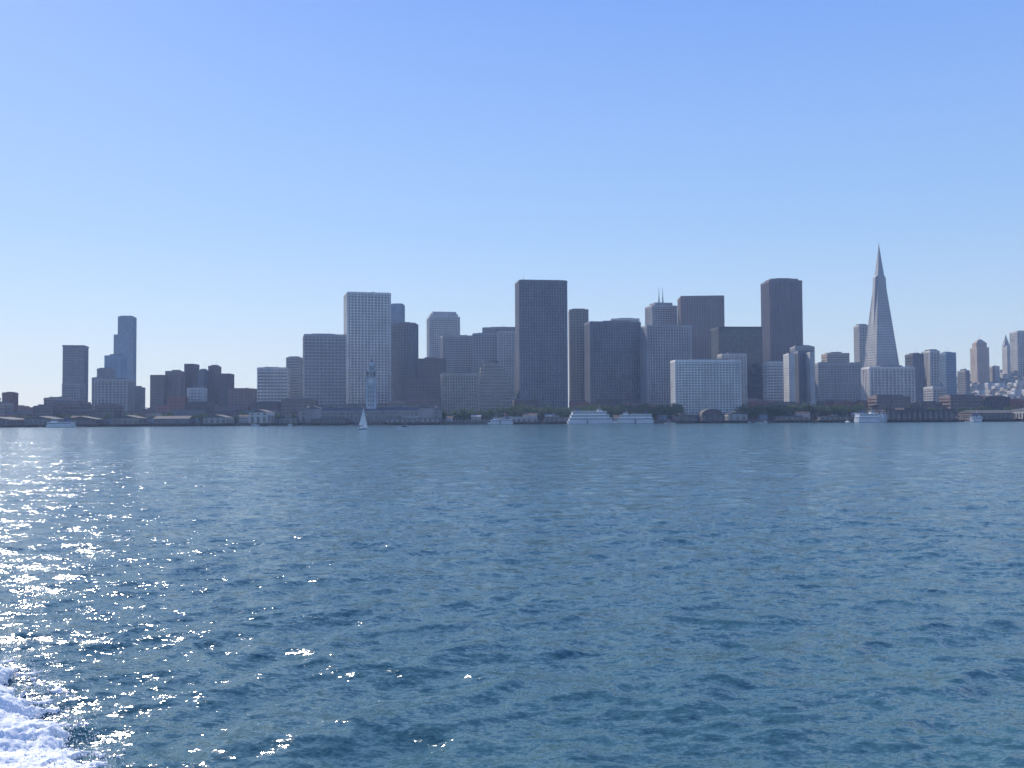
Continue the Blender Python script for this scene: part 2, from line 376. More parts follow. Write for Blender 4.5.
# ---- ferry building with clock tower
def ferry_building():
    b = MB(); d = 1066; cx = -0.142*d; L = 152
    b.box(-L/2, L/2, 0, 30, -1, 12, 0); b.box(-L/2-0.6, L/2+0.6, -0.6, 30.6, 11.0, 12.2, 0)
    b.gable(-L/2+6, L/2-6, 5, 26, 12.2, 17.5, 2, 'x'); b.box(-L/2+10, L/2-10, 12.5, 18.5, 14, 18.3, 1)
    b.box(-L/2+9.5, L/2-9.5, 12, 19, 18.3, 18.8, 2)
    for s in (-1, 1):
        b.box(s*60-8, s*60+8, -1.4, 31, -1, 14.5, 0); b.gable(s*60-8.6, s*60+8.6, -1.8, 31.2, 14.5, 18, 2)
    n = 34
    for i in range(n):
        x = -L/2+3+(L-6)*(i+0.5)/n
        b.box(x-1.35, x+1.35, -0.06, 0.4, 0.6, 6.0, 1)
        arc = [(x+1.35*math.cos(t), -0.06, 6.0+1.35*math.sin(t)) for t in np.linspace(0, math.pi, 7)]
        b.face(arc, 1); b.box(x-1.2, x+1.2, -0.05, 0.4, 8.3, 10.2, 1)
        b.box(x+1.75, x+2.15, -0.35, 0.1, -1, 11, 0)
    # tower
    tx = -0.1; y = 15
    def sq(r, z0, z1, m=0, r1=None):
        r1 = r1 or r
        b.prism([(tx-r, y-r), (tx+r, y-r), (tx+r, y+r), (tx-r, y+r)], z0, z1, m, [(tx-r1, y-r1), (tx+r1, y-r1), (tx+r1, y+r1), (tx-r1, y+r1)])
    sq(5.4, 10, 40, 4); sq(6.0, 40, 41.2, 4); sq(5.5, 41.2, 47.5, 4); sq(6.1, 47.5, 48.6, 4)
    for k in range(5):
        for s in (-1, 1):
            for o in (-2.4, 0, 2.4):
                b.box(tx+o-0.5, tx+o+0.5, *sorted((y+s*5.3, y+s*5.46)), 17+k*4.6, 20+k*4.6, 1)
                b.box(*sorted((tx+s*5.3, tx+s*5.46)), y+o-0.5, y+o+0.5, 17+k*4.6, 20+k*4.6, 1)
    for s in (-1, 1):   # clock faces
        cf = [(tx+2.6*math.cos(t), y+s*5.62, 44.3+2.6*math.sin(t)) for t in np.linspace(0, 2*math.pi, 20, endpoint=False)]
        b.face(cf, 3); b.box(tx-0.12, tx+0.12, *sorted((y+s*5.63, y+s*5.7)), 44.2, 46.3, 1); b.box(tx, tx+1.5, *sorted((y+s*5.63, y+s*5.69)), 44.1, 44.4, 1)
        cf = [(tx+s*5.62, y+2.6*math.cos(t), 44.3+2.6*math.sin(t)) for t in np.linspace(0, 2*math.pi, 20, endpoint=False)]
        b.face(cf, 3)
    # belfry tiers
    for r, z0, z1 in ((4.4, 48.6, 54.5), (3.4, 55.7, 60.5)):
        sq(r*0.62, z0, z1, 1)
        for i in range(4):
            for s in (-1, 1):
                o = -r+0.45+(2*r-0.9)*i/3
                b.box(tx+o-0.42, tx+o+0.42, y+s*r*0.9-0.4, y+s*r*0.9+0.4, z0, z1, 4); b.box(tx+s*r*0.9-0.4, tx+s*r*0.9+0.4, y+o-0.41, y+o+0.41, z0, z1, 4)
        sq(r+0.5, z1, z1+1.2, 4)
    b.cyl(tx, y, 61.7, 65, 2.4, 2.2, 12, 4); b.cyl(tx, y, 65, 68, 2.4, 0.5, 12, 2); b.cyl(tx, y, 68, 76, 0.14, 0.06, 5, 2)
    put(b, 'ferry_terminal_building', [wall_mat((0.30, 0.28, 0.27)), glass_mat(*G['dark']), flat_mat('slate_roof', (0.09, 0.09, 0.11), 0.8), flat_mat('clock_dial', (0.6, 0.6, 0.55)), wall_mat((0.44, 0.47, 0.50))],
        (cx, SHORE+2, 2.9), 0, ['walls', 'windows', 'roofs', 'clock_faces', 'clock_tower'])
ferry_building()

# ---- pier sheds
timber = flat_mat('timber', (0.07, 0.055, 0.045), 0.9)
def pier(name, a0, a1, y0, h, wall, roof='gable', deck=True, y1=SHORE-1.7, el_roof=3.0):
    d = y0; x0, x1 = a0/1000*d, a1/1000*d; b = MB(); w = x1-x0; L = y1-y0
    b.box(-w/2, w/2, 0, L, 1.6, 2.9, 3)
    nx = max(2, int(w/4.5)); ny = max(2, int(L/5))
    for i in range(nx+1):
        for j in range(ny+1):
            b.cyl(-w/2+0.5+(w-1)*i/nx, 0.5+(L-1)*j/ny, -3, 1.6, 0.3, n=6, m=3)
    W = w/2-2.5
    b.box(-W, W, 3, L-1, 2.9, 2.9+h, 0)
    nb = max(2, int(2*W/5))
    for i in range(nb):
        x = -W+2*W*(i+0.5)/nb; b.box(x-1.5, x+1.5, 2.9, 3.4, 3.2, 2.9+h*0.62, 1); b.box(x-1.4, x+1.4, 2.92, 3.4, 2.9+h*0.74, 2.9+h*0.9, 1)
    for j in range(int(L/6)):
        for s in (-1, 1): b.box(*sorted((s*(W-0.3), s*(W+0.08))), 5+j*6, 8.5+j*6, 3.6, 2.9+h*0.7, 1)
    if roof == 'gable': b.gable(-W-0.6, W+0.6, 2.4, L-0.4, 2.9+h, 2.9+h+el_roof, 2, 'y')
    elif roof == 'gablex': b.gable(-W-0.6, W+0.6, 2.4, L-0.4, 2.9+h, 2.9+h+el_roof, 2, 'x')
    elif roof == 'arch':
        t = np.linspace(0, math.pi, 13)
        A_ = [(-W*math.cos(a), 2.4, 2.9+h+el_roof*math.sin(a)) for a in t]; B_ = [(p[0], L-0.5, p[2]) for p in A_]
        b.face(A_, 0); b.face(B_[::-1], 0)
        for i in range(12): b.face([A_[i], A_[i+1], B_[i+1], B_[i]], 2)
    else:
        b.box(-W-0.8, W+0.8, 2.2, L-0.2, 2.9+h, 3.6+h, 2); b.box(-W*0.4, W*0.2, 8, L*0.6, 3.61+h, 5.6+h, 0)
    put(b, name, [wall_mat(tuple(c*0.9 for c in C[wall])), glass_mat(*G['dark']), flat_mat('shed_roof', (0.085, 0.08, 0.08), 0.9), timber], ((x0+x1)/2, y0, 0), 0,
        ['walls', 'doors_and_windows', 'roof', 'deck_and_pilings'])
pier('pier_shed', -545, -500, 1015, 5, 'brown'); pier('pier_shed', -492, -458, 1030, 5.5, 'conc')
pier('pier_shed', -450, -415, 1036, 5, 'brown', 'gable'); pier('pier_shed', -404, -372, 1032, 6, 'tan')
pier('pier_shed', -362, -322, 1035, 5, 'grey', 'gablex'); pier('pier_shed', -312, -284, 1030, 6, 'lite')
pier('pier_shed', -266, -243, 1025, 11, 'white', 'gable'); pier('pier_shed', -236, -214, 1040, 5, 'conc', 'flat')
pier('ferry_landing', -128, -72, 1032, 3.5, 'lite', 'flat'); pier('ferry_landing', -205, -165, 1040, 3.5, 'grey', 'flat')
pier('ferry_landing', -20, 28, 1035, 3, 'lite', 'arch', el_roof=2); pier('restaurant_pier', 160, 186, 1035, 5, 'brown', 'flat')
pier('pavilion_pier', 188, 214, 1030, 6, 'dbrown', 'arch', el_roof=6); pier('restaurant_pier', 214, 238, 1032, 6.5, 'lite', 'gable')
pier('pier_shed', 262, 300, 1050, 3.0, 'tan', 'gablex', el_roof=1.5); pier('pier_shed', 306, 342, 1048, 3.0, 'conc', 'gable', el_roof=1.5)
pier('wharf_building', 372, 446, 1005, 9, 'dbrown', 'flat'); pier('pier_shed', 460, 505, 1020, 6, 'brown', 'gablex'); pier('pier_shed', 512, 560, 1010, 8, 'lite', 'gable')
pier('ferry_landing', 30, 60, 1045, 3.5, 'conc', 'flat')
# small waterfront huts and kiosks standing on the promenade, mooring dolphins in front
R5 = random.Random(21); hk = []
for k in range(6):
    w, dp, h = R5.uniform(6, 15), R5.uniform(5, 8), R5.uniform(3.2, 7)
    b = MB(); b.box(-w/2, w/2, -dp/2, dp/2, -0.3, h, 0)
    for i in range(int(w/2.4)):
        x = -w/2+1.3+i*2.4; b.box(x-0.7, x+0.7, -dp/2-0.05, -dp/2+0.2, 0.9, 2.3, 1)
        if h > 5.5: b.box(x-0.6, x+0.6, -dp/2-0.05, -dp/2+0.2, 3.8, 5.0, 1)
    if k % 2: b.gable(-w/2-0.5, w/2+0.5, -dp/2-0.5, dp/2+0.5, h, h+2, 2, 'x')
    else: b.box(-w/2-0.6, w/2+0.6, -dp/2-1.2, dp/2+0.4, h+0.002, h+0.3, 2)
    col = R5.choice(['white', 'lite', 'brick', 'blue', 'white', 'tan'])
    hk.append(b.mesh('waterfront_kiosk', [wall_mat(C[col]), glass_mat(*G['dark']), flat_mat('kiosk_roof', R5.choice([(0.3, 0.31, 0.33), (0.12, 0.2, 0.18), (0.16, 0.08, 0.06)]), 0.8)]))
for k in range(46):
    o = link(bpy.data.objects.new('waterfront_kiosk', R5.choice(hk))); o.location = (-560+k*25+R5.uniform(-8, 8), SHORE+R5.uniform(5, 12), 2.85)
    o.rotation_euler = (0, 0, math.radians(R5.uniform(-6, 6)))
    if abs(o.location.x+152) < 82: bpy.data.objects.remove(o)
for k in range(26):
    b = MB()
    for a in range(3): b.cyl(0.5*math.cos(a*2.1), 0.5*math.sin(a*2.1), -3, 4.2, 0.28, 0.24, 6)
    b.cyl(0, 0, 3.4, 3.8, 0.85, 0.85, 8)
    put(b, 'mooring_dolphin', [timber], (-540+k*44+R5.uniform(-12, 12), 1000+R5.uniform(-12, 22), 0))

# ---- low rise city fabric (linked meshes, one object per building)
R2 = random.Random(3)
variants = []
for k in range(24):
    w = R2.uniform(16, 42); dp = R2.uniform(16, 28); h = R2.uniform(9, 26)
    col = R2.choice(['brick', 'brown', 'tan', 'conc', 'brick', 'grey', 'dbrown', 'brown', 'lite', 'brown'])
    st = R2.choice(['grid', 'punched', 'bands', 'punched']); mb = facade(w, dp, h, st, 3.6, 4.2, base=5, R=R2)
    variants.append((mb.mesh('lowrise_building', [wall_mat(C[col]), glass_mat(*G[R2.choice(['dark', 'mid'])]), roofm]), w, dp, h))
for y, n, hmin in ((1130, 30, 0), (1175, 30, 12), (1230, 28, 14), (1400, 26, 16)):
    x = -0.62*y
    while x < 0.62*y:
        me, w, dp, h = R2.choice(variants)
        if h < hmin*0.9 and R2.random() < 0.7: continue
        cx = x+w/2
        b0 = cx/y*1000
        # keep open plazas where towers stand in front rows
        if not ((y < 1260) and ((-215 < b0 < -160 and y > 1150) or (150 < b0 < 240) or (-75 < b0 < 10 and y > 1100) or (268 < b0 < 305 and y > 1150)) ) and not (y == 1130 and -80 < b0 < 175 and R2.random() < 0.6):
            o = link(bpy.data.objects.new('lowrise_building', me)); o.location = (cx, y+R2.uniform(0, 10), ground(cx, y)-0.5)
            o.rotation_euler = (0, 0, math.radians(R2.uniform(-4, 8)))
        x += w+R2.uniform(2, 9)
# hillside houses
hv = []
for k in range(14):
    w = R2.uniform(8, 16); dp = R2.uniform(10, 15); h = R2.uniform(8, 17)
    b = facade(w, dp, h, 'punched', 3.2, 3.4, base=3.5, pent=False, R=R2)
    if k % 2: b.gable(-w/2-0.3, w/2+0.3, -dp/2-0.3, dp/2+0.3, h+1.1, h+3.6, 2)
    col = R2.choice([(0.5, 0.49, 0.47), (0.4, 0.38, 0.35), (0.45, 0.47, 0.52), (0.3, 0.26, 0.24), (0.5, 0.49, 0.47), (0.26, 0.26, 0.28)])
    hv.append((b.mesh('hillside_house', [wall_mat(col), glass_mat(*G['mid']), flat_mat('house_roof', (0.15, 0.12, 0.11), 0.85)]), w))
for row in range(26):
    y = 1330+row*30; x = 0.385*y
    while x < 0.72*y:
        me, w = R2.choice(hv)
        if R2.random() < 0.86:
            o = link(bpy.data.objects.new('hillside_house', me)); yy = y+R2.uniform(-5, 5)
            o.location = (x+w/2, yy, ground(x+w/2, yy)-0.6); o.rotation_euler = (0, 0, math.radians(R2.uniform(-3, 6)))
        x += w+R2.choice([0.6, 1.2, 2, 9])

# ------------------------------------------------------------------ trees
leaf, nt, bs = new_mat('foliage')
geo = N(nt, 'ShaderNodeNewGeometry'); r = ramp(nt, [(0, (0.03, 0.06, 0.02)), (0.6, (0.055, 0.10, 0.03)), (1, (0.12, 0.17, 0.05))])
nt.links.new(geo.outputs['Random Per Island'], r.inputs[0]); nt.links.new(r.outputs[0], bs.inputs['Base Color']); bs.inputs['Roughness'].default_value = 0.8
tl = N(nt, 'ShaderNodeBsdfTranslucent'); nt.links.new(r.outputs[0], tl.inputs['Color']); ms = N(nt, 'ShaderNodeMixShader'); ms.inputs[0].default_value = 0.35
nt.links.new(bs.outputs[0], ms.inputs[1]); nt.links.new(tl.outputs[0], ms.inputs[2]); nt.links.new(ms.outputs[0], nt.nodes['Material Output'].inputs['Surface'])
bark = flat_mat('bark', (0.10, 0.075, 0.055), 0.95)
def trees(name, spots):
    b = MB(); R = random.Random(len(spots))
    for (x, y, h) in spots:
        g = ground(x, y); b.cyl(x, y, g-0.3, g+h*0.5, 0.35, 0.18, 6, 1)
        cl = []
        for k in range(7):
            a = R.uniform(0, 6.28); rr = R.uniform(0.1, 0.3)*h; c = (x+rr*math.cos(a), y+rr*math.sin(a), g+h*R.uniform(0.38, 0.88)); cl.append((c, h*R.uniform(0.13, 0.23)))
            s = 0.12; b.face([(x-s, y, g+h*0.4), (x+s, y, g+h*0.4), c], 1)
        for c, cr in cl:
            for _ in range(44):
                v = Vector((R.gauss(0, 1), R.gauss(0, 1), R.gauss(0, 0.8))).normalized()*cr*R.uniform(0.55, 1.1)
                p = Vector(c)+v; s = R.uniform(0.4, 0.95)
                u = Vector((R.gauss(0, 1), R.gauss(0, 1), R.gauss(0, 1))).normalized(); w = u.orthogonal().normalized()
                b.face([p-u*s, p-w*s*0.6, p+u*s, p+w*s*0.6], 0)
    put(b, name, [leaf, bark], (0, 0, 0))
R3 = random.Random(9)
def spots(a0, a1, y, n, h0, h1): return [(R3.uniform(a0, a1)/1000*y, y+R3.uniform(-5, 8), R3.uniform(h0, h1)) for _ in range(n)]
trees('waterfront_trees', spots(-14, 170, 1092, 110, 13, 20)+spots(0, 60, 1080, 30, 10, 15)+spots(60, 165, 1080, 44, 10, 17))
trees('waterfront_trees', spots(228, 350, 1080, 100, 11, 19)); trees('waterfront_trees', spots(352, 540, 1086, 60, 8, 15))
trees('waterfront_trees', spots(-510, -215, 1084, 70, 6, 12)); trees('waterfront_trees', spots(-75, -20, 1082, 30, 9, 15))
trees('hillside_trees', [(x, y, R3.uniform(7, 14)) for x, y in [(R3.uniform(0.42, 0.6)*yy, yy) for yy in [R3.uniform(1500, 2050) for _ in range(110)]]])
# street lamps / masts along the promenade
lm = MB(); lm.cyl(0, 0, 0, 9, 0.12, 0.07, 6); lm.box(-1.2, 1.2, -0.05, 0.05, 8.6, 8.75); lm.cyl(-1.2, 0, 8.2, 8.6, 0.1, 0.28, 6, 1); lm.cyl(1.2, 0, 8.2, 8.6, 0.1, 0.28, 6, 1)
lme = lm.mesh('street_lamp', [flat_mat('painted_steel', (0.25, 0.26, 0.27), 0.5), flat_mat('lamp_glass', (0.7, 0.7, 0.65), 0.4)])
for i in range(44):
    o = link(bpy.data.objects.new('street_lamp', lme)); o.location = (-600+i*28, SHORE+2.5, 2.8)

# ------------------------------------------------------------------ boats
white = flat_mat('white_gelcoat', (0.82, 0.82, 0.82), 0.35); navy = flat_mat('hull_blue', (0.05, 0.08, 0.18), 0.4); redp = flat_mat('hull_red', (0.4, 0.05, 0.03), 0.5)
bglass = flat_mat('boat_windows', (0.02, 0.025, 0.03), 0.15)
def hull_pts(L, W, bow=0.28):
    return [(-L/2, -W/2), (L*(0.5-bow), -W/2), (L*(0.5-bow*0.4), -W*0.33), (L/2, 0), (L*(0.5-bow*0.4), W*0.33), (L*(0.5-bow), W/2), (-L/2, W/2)]
def ferry(name, x, y, L, W, decks, rot=0, hull=white, dh=2.5, fb=2.2):
    b = MB(); sc = lambda p, k, j: [(a*k, c*j) for a, c in p]
    hp = hull_pts(L, W)
    b.prism(sc(hp, 0.93, 0.75), -0.8, 0.35, 3, sc(hp, 0.965, 0.93)); b.prism(sc(hp, 0.965, 0.93), 0.352, fb, 0, hp)
    b.prism(sc(hp, 1.004, 1.01), fb, fb+0.2, 3, sc(hp, 1.004, 1.01))
    z = fb+0.2; x0, x1 = -L*0.46, L*0.36
    for k in range(decks):
        b.box(x0, x1, -W*0.44, W*0.44, z, z+dh, 1)
        b.box(x0-0.4, x1+0.5, -W*0.46, W*0.46, z, z+dh*0.36, 0); b.box(x0-0.4, x1+0.5, -W*0.46, W*0.46, z+dh*0.74, z+dh, 0)
        n = int((x1-x0)/2.2)
        for i in range(n+1):
            xx = x0+(x1-x0)*i/n; b.box(xx-0.22, xx+0.22, -W*0.455, W*0.455, z+dh*0.36, z+dh*0.74, 0)
        b.box(x0-1.2, x1+0.9, -W*0.49, W*0.49, z+dh, z+dh+0.12, 0)
        z += dh+0.12; x0 += L*0.03; x1 -= L*0.055
    # open top deck railing, wheelhouse, funnels, mast
    for s in (-1, 1):
        b.box(x0-2, x1, s*W*0.46-0.03, s*W*0.46+0.03, z+0.95, z+1.02, 0)
        for i in range(12): xx = x0-2+(x1-x0+2)*i/11; b.box(xx-0.03, xx+0.03, s*W*0.46-0.03, s*W*0.46+0.03, z, z+0.95, 0)
    b.prism([(x1-5, -W*0.25), (x1-0.5, -W*0.25), (x1-0.5, W*0.25), (x1-5, W*0.25)], z, z+1.1, 0)
    b.prism([(x1-4.9, -W*0.24), (x1-0.6, -W*0.24), (x1-0.6, W*0.24), (x1-4.9, W*0.24)], z+1.1, z+2.0, 1, [(x1-4.9, -W*0.22), (x1-1.1, -W*0.22), (x1-1.1, W*0.22), (x1-4.9, W*0.22)])
    b.box(x1-5.4, x1-0.6, -W*0.26, W*0.26, z+2.0, z+2.3, 0)
    for s in (-1, 1): b.prism([(x0+3, s*W*0.3-0.6), (x0+6, s*W*0.3-0.6), (x0+6, s*W*0.3+0.6), (x0+3, s*W*0.3+0.6)], z, z+3, 2, [(x0+2.4, s*W*0.3-0.5), (x0+4.8, s*W*0.3-0.5), (x0+4.8, s*W*0.3+0.5), (x0+2.4, s*W*0.3+0.5)])
    b.cyl(x1-3.6, 0, z+2.3, z+6.5, 0.12, 0.06, 6, 0); b.box(x1-3.9, x1-3.3, -0.9, 0.9, z+4.4, z+4.55, 0)
    put(b, name, [white, bglass, navy, hull if hull is not white else navy], (x, y, 0), math.radians(rot), ['hull_and_decks', 'windows', 'funnels', 'waterline'])
ferry('passenger_ferry', 0.080*1022, 1018, 52, 13, 3, 4, dh=3.0, fb=3.2); ferry('passenger_ferry', 0.121*1026, 1026, 42, 11, 2, 174, dh=3.0, fb=3.0)
ferry('passenger_ferry', 0.356*985, 985, 27, 9, 2, 12, dh=2.8, fb=2.8); ferry('passenger_ferry', -0.452*950, 950, 28, 8, 1, 175)
ferry('passenger_ferry', 0.370*996, 996, 20, 7, 2, 60)
ferry('tour_boat', 0.464*985, 985, 13, 5, 1, 20, redp); ferry('tour_boat', -0.012*1015, 1020, 26, 7, 1, 182)
def sailboat(name, x, y, L, mast, rot, sails=True):
    b = MB(); W = L*0.3
    hp = hull_pts(L, W, 0.5); k = [(a*0.9, c*0.6) for a, c in hp]
    b.prism(k, -0.4, 0.25, 2, [(a*0.95, c*0.86) for a, c in hp]); b.prism([(a*0.95, c*0.86) for a, c in hp], 0.252, 1.15, 0, hp)
    b.prism([(-L*0.2, -W*0.25), (L*0.18, -W*0.2), (L*0.18, W*0.2), (-L*0.2, W*0.25)], 1.15, 1.75, 0, [(-L*0.18, -W*0.2), (L*0.1, -W*0.15), (L*0.1, W*0.15), (-L*0.18, W*0.2)])
    b.box(-L*0.14, L*0.04, -W*0.24, W*0.24, 1.35, 1.55, 3)
    mx = L*0.08; b.cyl(mx, 0, 1.1, mast, 0.09, 0.05, 6, 1); b.box(-L*0.36, mx, -0.06, 0.06, 2.5, 2.62, 1)
    def sail(p0, p1, p2, belly):
        n = 8; rows = []
        for i in range(n+1):
            t = i/n; a = Vector(p0).lerp(Vector(p2), t); c = Vector(p1).lerp(Vector(p2), t); row = []
            for j in range(7):
                s = j/6; q = a.lerp(c, s); q.y += belly*math.sin(math.pi*s)*(1-t)**0.6; row.append(tuple(q))
            rows.append(row)
        for i in range(n):
            for j in range(6): b.face([rows[i][j], rows[i][j+1], rows[i+1][j+1], rows[i+1][j]], 4)
    if sails: sail((mx-0.1, 0, 2.7), (-L*0.36, 0.6, 2.7), (mx-0.1, 0, mast-0.3), 0.7); sail((L*0.48, 0, 1.3), (mx-0.3, 0.6, 1.8), (mx+0.1, 0, mast*0.86), 0.6)
    else: b.cyl(mx-L*0.2, 0, 2.6, 2.9, 0.2, 0.2, 6, 4)
    put(b, name, [white, flat_mat('mast_aluminium', (0.5, 0.5, 0.5), 0.4, 0.6), navy, bglass, flat_mat('sailcloth', (0.85, 0.85, 0.83), 0.8)], (x, y, 0), math.radians(rot), ['hull', 'mast_and_boom', 'keel_stripe', 'cabin_windows', 'sails'])
sailboat('sailboat', -0.149*590, 590, 9.5, 13.5, 64)
for x, y, r_ in ((-262, 1020, 20), (-228, 1030, 80), (244, 1035, 95), (262, 1038, 85), (345, 1030, 100)): sailboat('moored_sailboat', x, y, 9, 12, r_, False)
def speedboat(name, x, y, L, rot):
    b = MB(); W = L*0.3; hp = hull_pts(L, W, 0.5)
    b.prism([(a*0.92, c*0.6) for a, c in hp], -0.3, 0.9, 0, hp); b.prism([(-L*0.2, -W*0.35), (L*0.15, -W*0.3), (L*0.15, W*0.3), (-L*0.2, W*0.35)], 0.9, 2.0, 1, [(-L*0.18, -W*0.3), (L*0.05, -W*0.25), (L*0.05, W*0.25), (-L*0.18, W*0.3)])
    b.box(-L*0.22, L*0.06, -W*0.33, W*0.33, 2.0, 2.15, 0); b.cyl(-L*0.1, 0, 2.15, 4, 0.05, 0.03, 5, 0)
    put(b, name, [white, bglass], (x, y, 0), math.radians(rot), ['hull', 'cabin_windows'])
speedboat('motor_yacht', -0.108*640, 640, 9, 170); speedboat('motor_yacht', 0.158*1010, 1010, 12, 10); speedboat('motor_yacht', 0.249*1020, 1020, 12, 175); speedboat('motor_yacht', 0.457*990, 992, 10, 30)

# ------------------------------------------------------------------ water
def waves():
    W = []; R = np.random.default_rng(5)
    for k in range(120):
        lam = math.exp(R.uniform(math.log(0.28), math.log(6.0)))
        s = 0.0215*(1.0 if lam < 1.6 else (1.6/lam)**0.6)
        th = math.radians(-72)+R.normal(0, 0.75)
        W.append((lam, s*lam/(2*math.pi), math.cos(th), math.sin(th), R.uniform(0, 6.28)))
    return W
WV = waves()
def surface(X, Y, sp):
    Z = np.zeros_like(X); DX = np.zeros_like(X); DY = np.zeros_like(X)
    gust = 0.92+0.15*np.sin(X*0.021+Y*0.013+1)*np.sin(Y*0.034-X*0.008)
    for lam, a, cx, cy, ph in WV:
        att = np.clip((lam/sp-2.2)/2.5, 0, 1)
        k = 2*math.pi/lam; p = k*(cx*X+cy*Y)+ph; A_ = a*att*gust
        Z += A_*np.cos(p); s = A_*np.sin(p)*0.85; DX -= cx*s; DY -= cy*s
    return X+DX, Y+DY, Z
def grid_mesh(name, P, nr, nc, wrap=False):
    me = bpy.data.meshes.new(name)
    nv = nr*nc; cc = nc if wrap else nc-1
    i = np.arange(nr-1)[:, None]; j = np.arange(cc)[None, :]; j2 = (j+1) % nc
    F = np.stack([(i*nc+j), (i*nc+j2), ((i+1)*nc+j2), ((i+1)*nc+j)], -1).reshape(-1, 4).astype(np.int32)
    me.vertices.add(nv); me.vertices.foreach_set('co', P.astype(np.float32).ravel())
    me.loops.add(F.size); me.loops.foreach_set('vertex_index', F.ravel())
    me.polygons.add(len(F)); me.polygons.foreach_set('loop_start', np.arange(0, F.size, 4, dtype=np.int32))
    me.polygons.foreach_set('loop_total', np.full(len(F), 4, dtype=np.int32))
    me.polygons.foreach_set('use_smooth', np.ones(len(F), bool))
    me.update(calc_edges=True); me.validate(); return me
r = [1.0]
while r[-1] < 14: r.append(r[-1]*1.06)
while r[-1] < 350: r.append(r[-1]*1.0048)
while r[-1] < 1300: r.append(r[-1]*1.018)
while r[-1] < 16000: r.append(r[-1]*1.15)
r = np.array(r); dth = 0.0019
t_d = np.arange(-0.68, 0.68, dth); t_s = np.linspace(0.68, 2*math.pi-0.68, 130)[:-1]
t = np.concatenate([t_d, t_s]); spt = np.concatenate([np.full(len(t_d), dth), np.full(len(t_s), 0.037)])
RR, TT = np.meshgrid(r, t, indexing='ij'); dr = np.gradient(r)[:, None]
SP = np.maximum(dr*np.ones_like(TT), RR*spt[None, :])
X0, Y0 = RR*np.sin(TT), RR*np.cos(TT)
X1, Y1, Z1 = surface(X0, Y0, SP)
wme = grid_mesh('water', np.stack([X1, Y1, Z1], -1), len(r), len(t), True)
wm, nt, b = new_mat('sea_water')
tc = N(nt, 'ShaderNodeTexCoord')
def noise(scale, detail, stretch=(1, 1, 1), rot=0.35, rough=0.55):
    mp = N(nt, 'ShaderNodeMapping'); mp.inputs['Scale'].default_value = stretch; mp.inputs['Rotation'].default_value = (0, 0, rot)
    n = N(nt, 'ShaderNodeTexNoise', Scale=scale, Detail=detail, Roughness=rough)
    nt.links.new(tc.outputs['Object'], mp.inputs[0]); nt.links.new(mp.outputs[0], n.inputs['Vector']); return n
big = noise(0.012, 3, (1, 2.2, 1))
mr = N(nt, 'ShaderNodeMapRange'); mr.inputs['From Min'].default_value = 0.35; mr.inputs['From Max'].default_value = 0.65
mr.inputs['To Min'].default_value = 0.85; mr.inputs['To Max'].default_value = 1.15; nt.links.new(big.outputs['Fac'], mr.inputs['Value'])
# ripple slopes: a vector noise gives the slope of the small ripples directly, at every distance
geo = N(nt, 'ShaderNodeNewGeometry'); acc = None
for sc_, k in ((0.36, 0.42), (1.5, 0.66), (5.0, 0.80), (14.0, 0.75)):
    n = noise(sc_, 2, (0.75, 1.25, 1), 0.3, 0.6)
    s1 = N(nt, 'ShaderNodeVectorMath', operation='SUBTRACT'); s1.inputs[1].default_value = (0.5, 0.5, 0.5)
    nt.links.new(n.outputs['Color'], s1.inputs[0])
    s2 = N(nt, 'ShaderNodeVectorMath', operation='MULTIPLY'); s2.inputs[1].default_value = (k*1.15, k*1.1, 0); nt.links.new(s1.outputs[0], s2.inputs[0])
    if acc is None: acc = s2
    else:
        a = N(nt, 'ShaderNodeVectorMath', operation='ADD'); nt.links.new(acc.outputs[0], a.inputs[0]); nt.links.new(s2.outputs[0], a.inputs[1]); acc = a
sg = N(nt, 'ShaderNodeVectorMath', operation='SCALE'); nt.links.new(acc.outputs[0], sg.inputs[0]); nt.links.new(mr.outputs[0], sg.inputs['Scale'])
an = N(nt, 'ShaderNodeVectorMath', operation='ADD'); nt.links.new(geo.outputs['Normal'], an.inputs[0]); nt.links.new(sg.outputs[0], an.inputs[1])
nn = N(nt, 'ShaderNodeVectorMath', operation='NORMALIZE'); nt.links.new(an.outputs[0], nn.inputs[0]); nt.links.new(nn.outputs[0], b.inputs['Normal'])
b.inputs['Base Color'].default_value = (0.045, 0.118, 0.135, 1); b.inputs['Roughness'].default_value = 0.12; b.inputs['IOR'].default_value = 1.333
wme.materials.append(wm); link(bpy.data.objects.new('water', wme))

# ---- wake foam
def vnoise(x, y, seed):
    R = np.random.default_rng(seed); g = R.random((256, 256)); xi = np.floor(x).astype(int); yi = np.floor(y).astype(int)
    fx = x-xi; fy = y-yi; fx = fx*fx*(3-2*fx); fy = fy*fy*(3-2*fy); q = lambda a, c: g[a % 256, c % 256]
    return (q(xi, yi)*(1-fx)+q(xi+1, yi)*fx)*(1-fy)+(q(xi, yi+1)*(1-fx)+q(xi+1, yi+1)*fx)*fy
def fbm(x, y, s, o=4):
    v = 0; a = 0.5; t_ = 0
    for k in range(o): v = v+a*vnoise(x*2**k, y*2**k, s+k); t_ += a; a *= 0.5
    return v/t_
gx = np.arange(-24, -3, 0.035); gy = np.arange(10, 28, 0.035)
GY, GX = np.meshgrid(gy, gx, indexing='ij')
EY = [9, 14, 17.3, 18.8, 20.5, 22.5, 24.2, 27, 30]; EX = [-2.2, -5.2, -7.0, -8.0, -9.2, -10.4, -11.9, -15.5, -20]
edge = np.interp(GY, EY, EX)
dist = edge-GX+ (fbm(GX*0.8, GY*0.8, 3)-0.5)*1.6+(fbm(GX*4, GY*4, 5)-0.5)*0.9
lace = fbm(GX*3.4, GY*3.4, 20, 5)
mask = np.clip(dist/1.6, 0, 1)
inside = np.clip(dist/1.3+ (lace-0.55)*2.6, 0, 1)*(dist > -0.7)
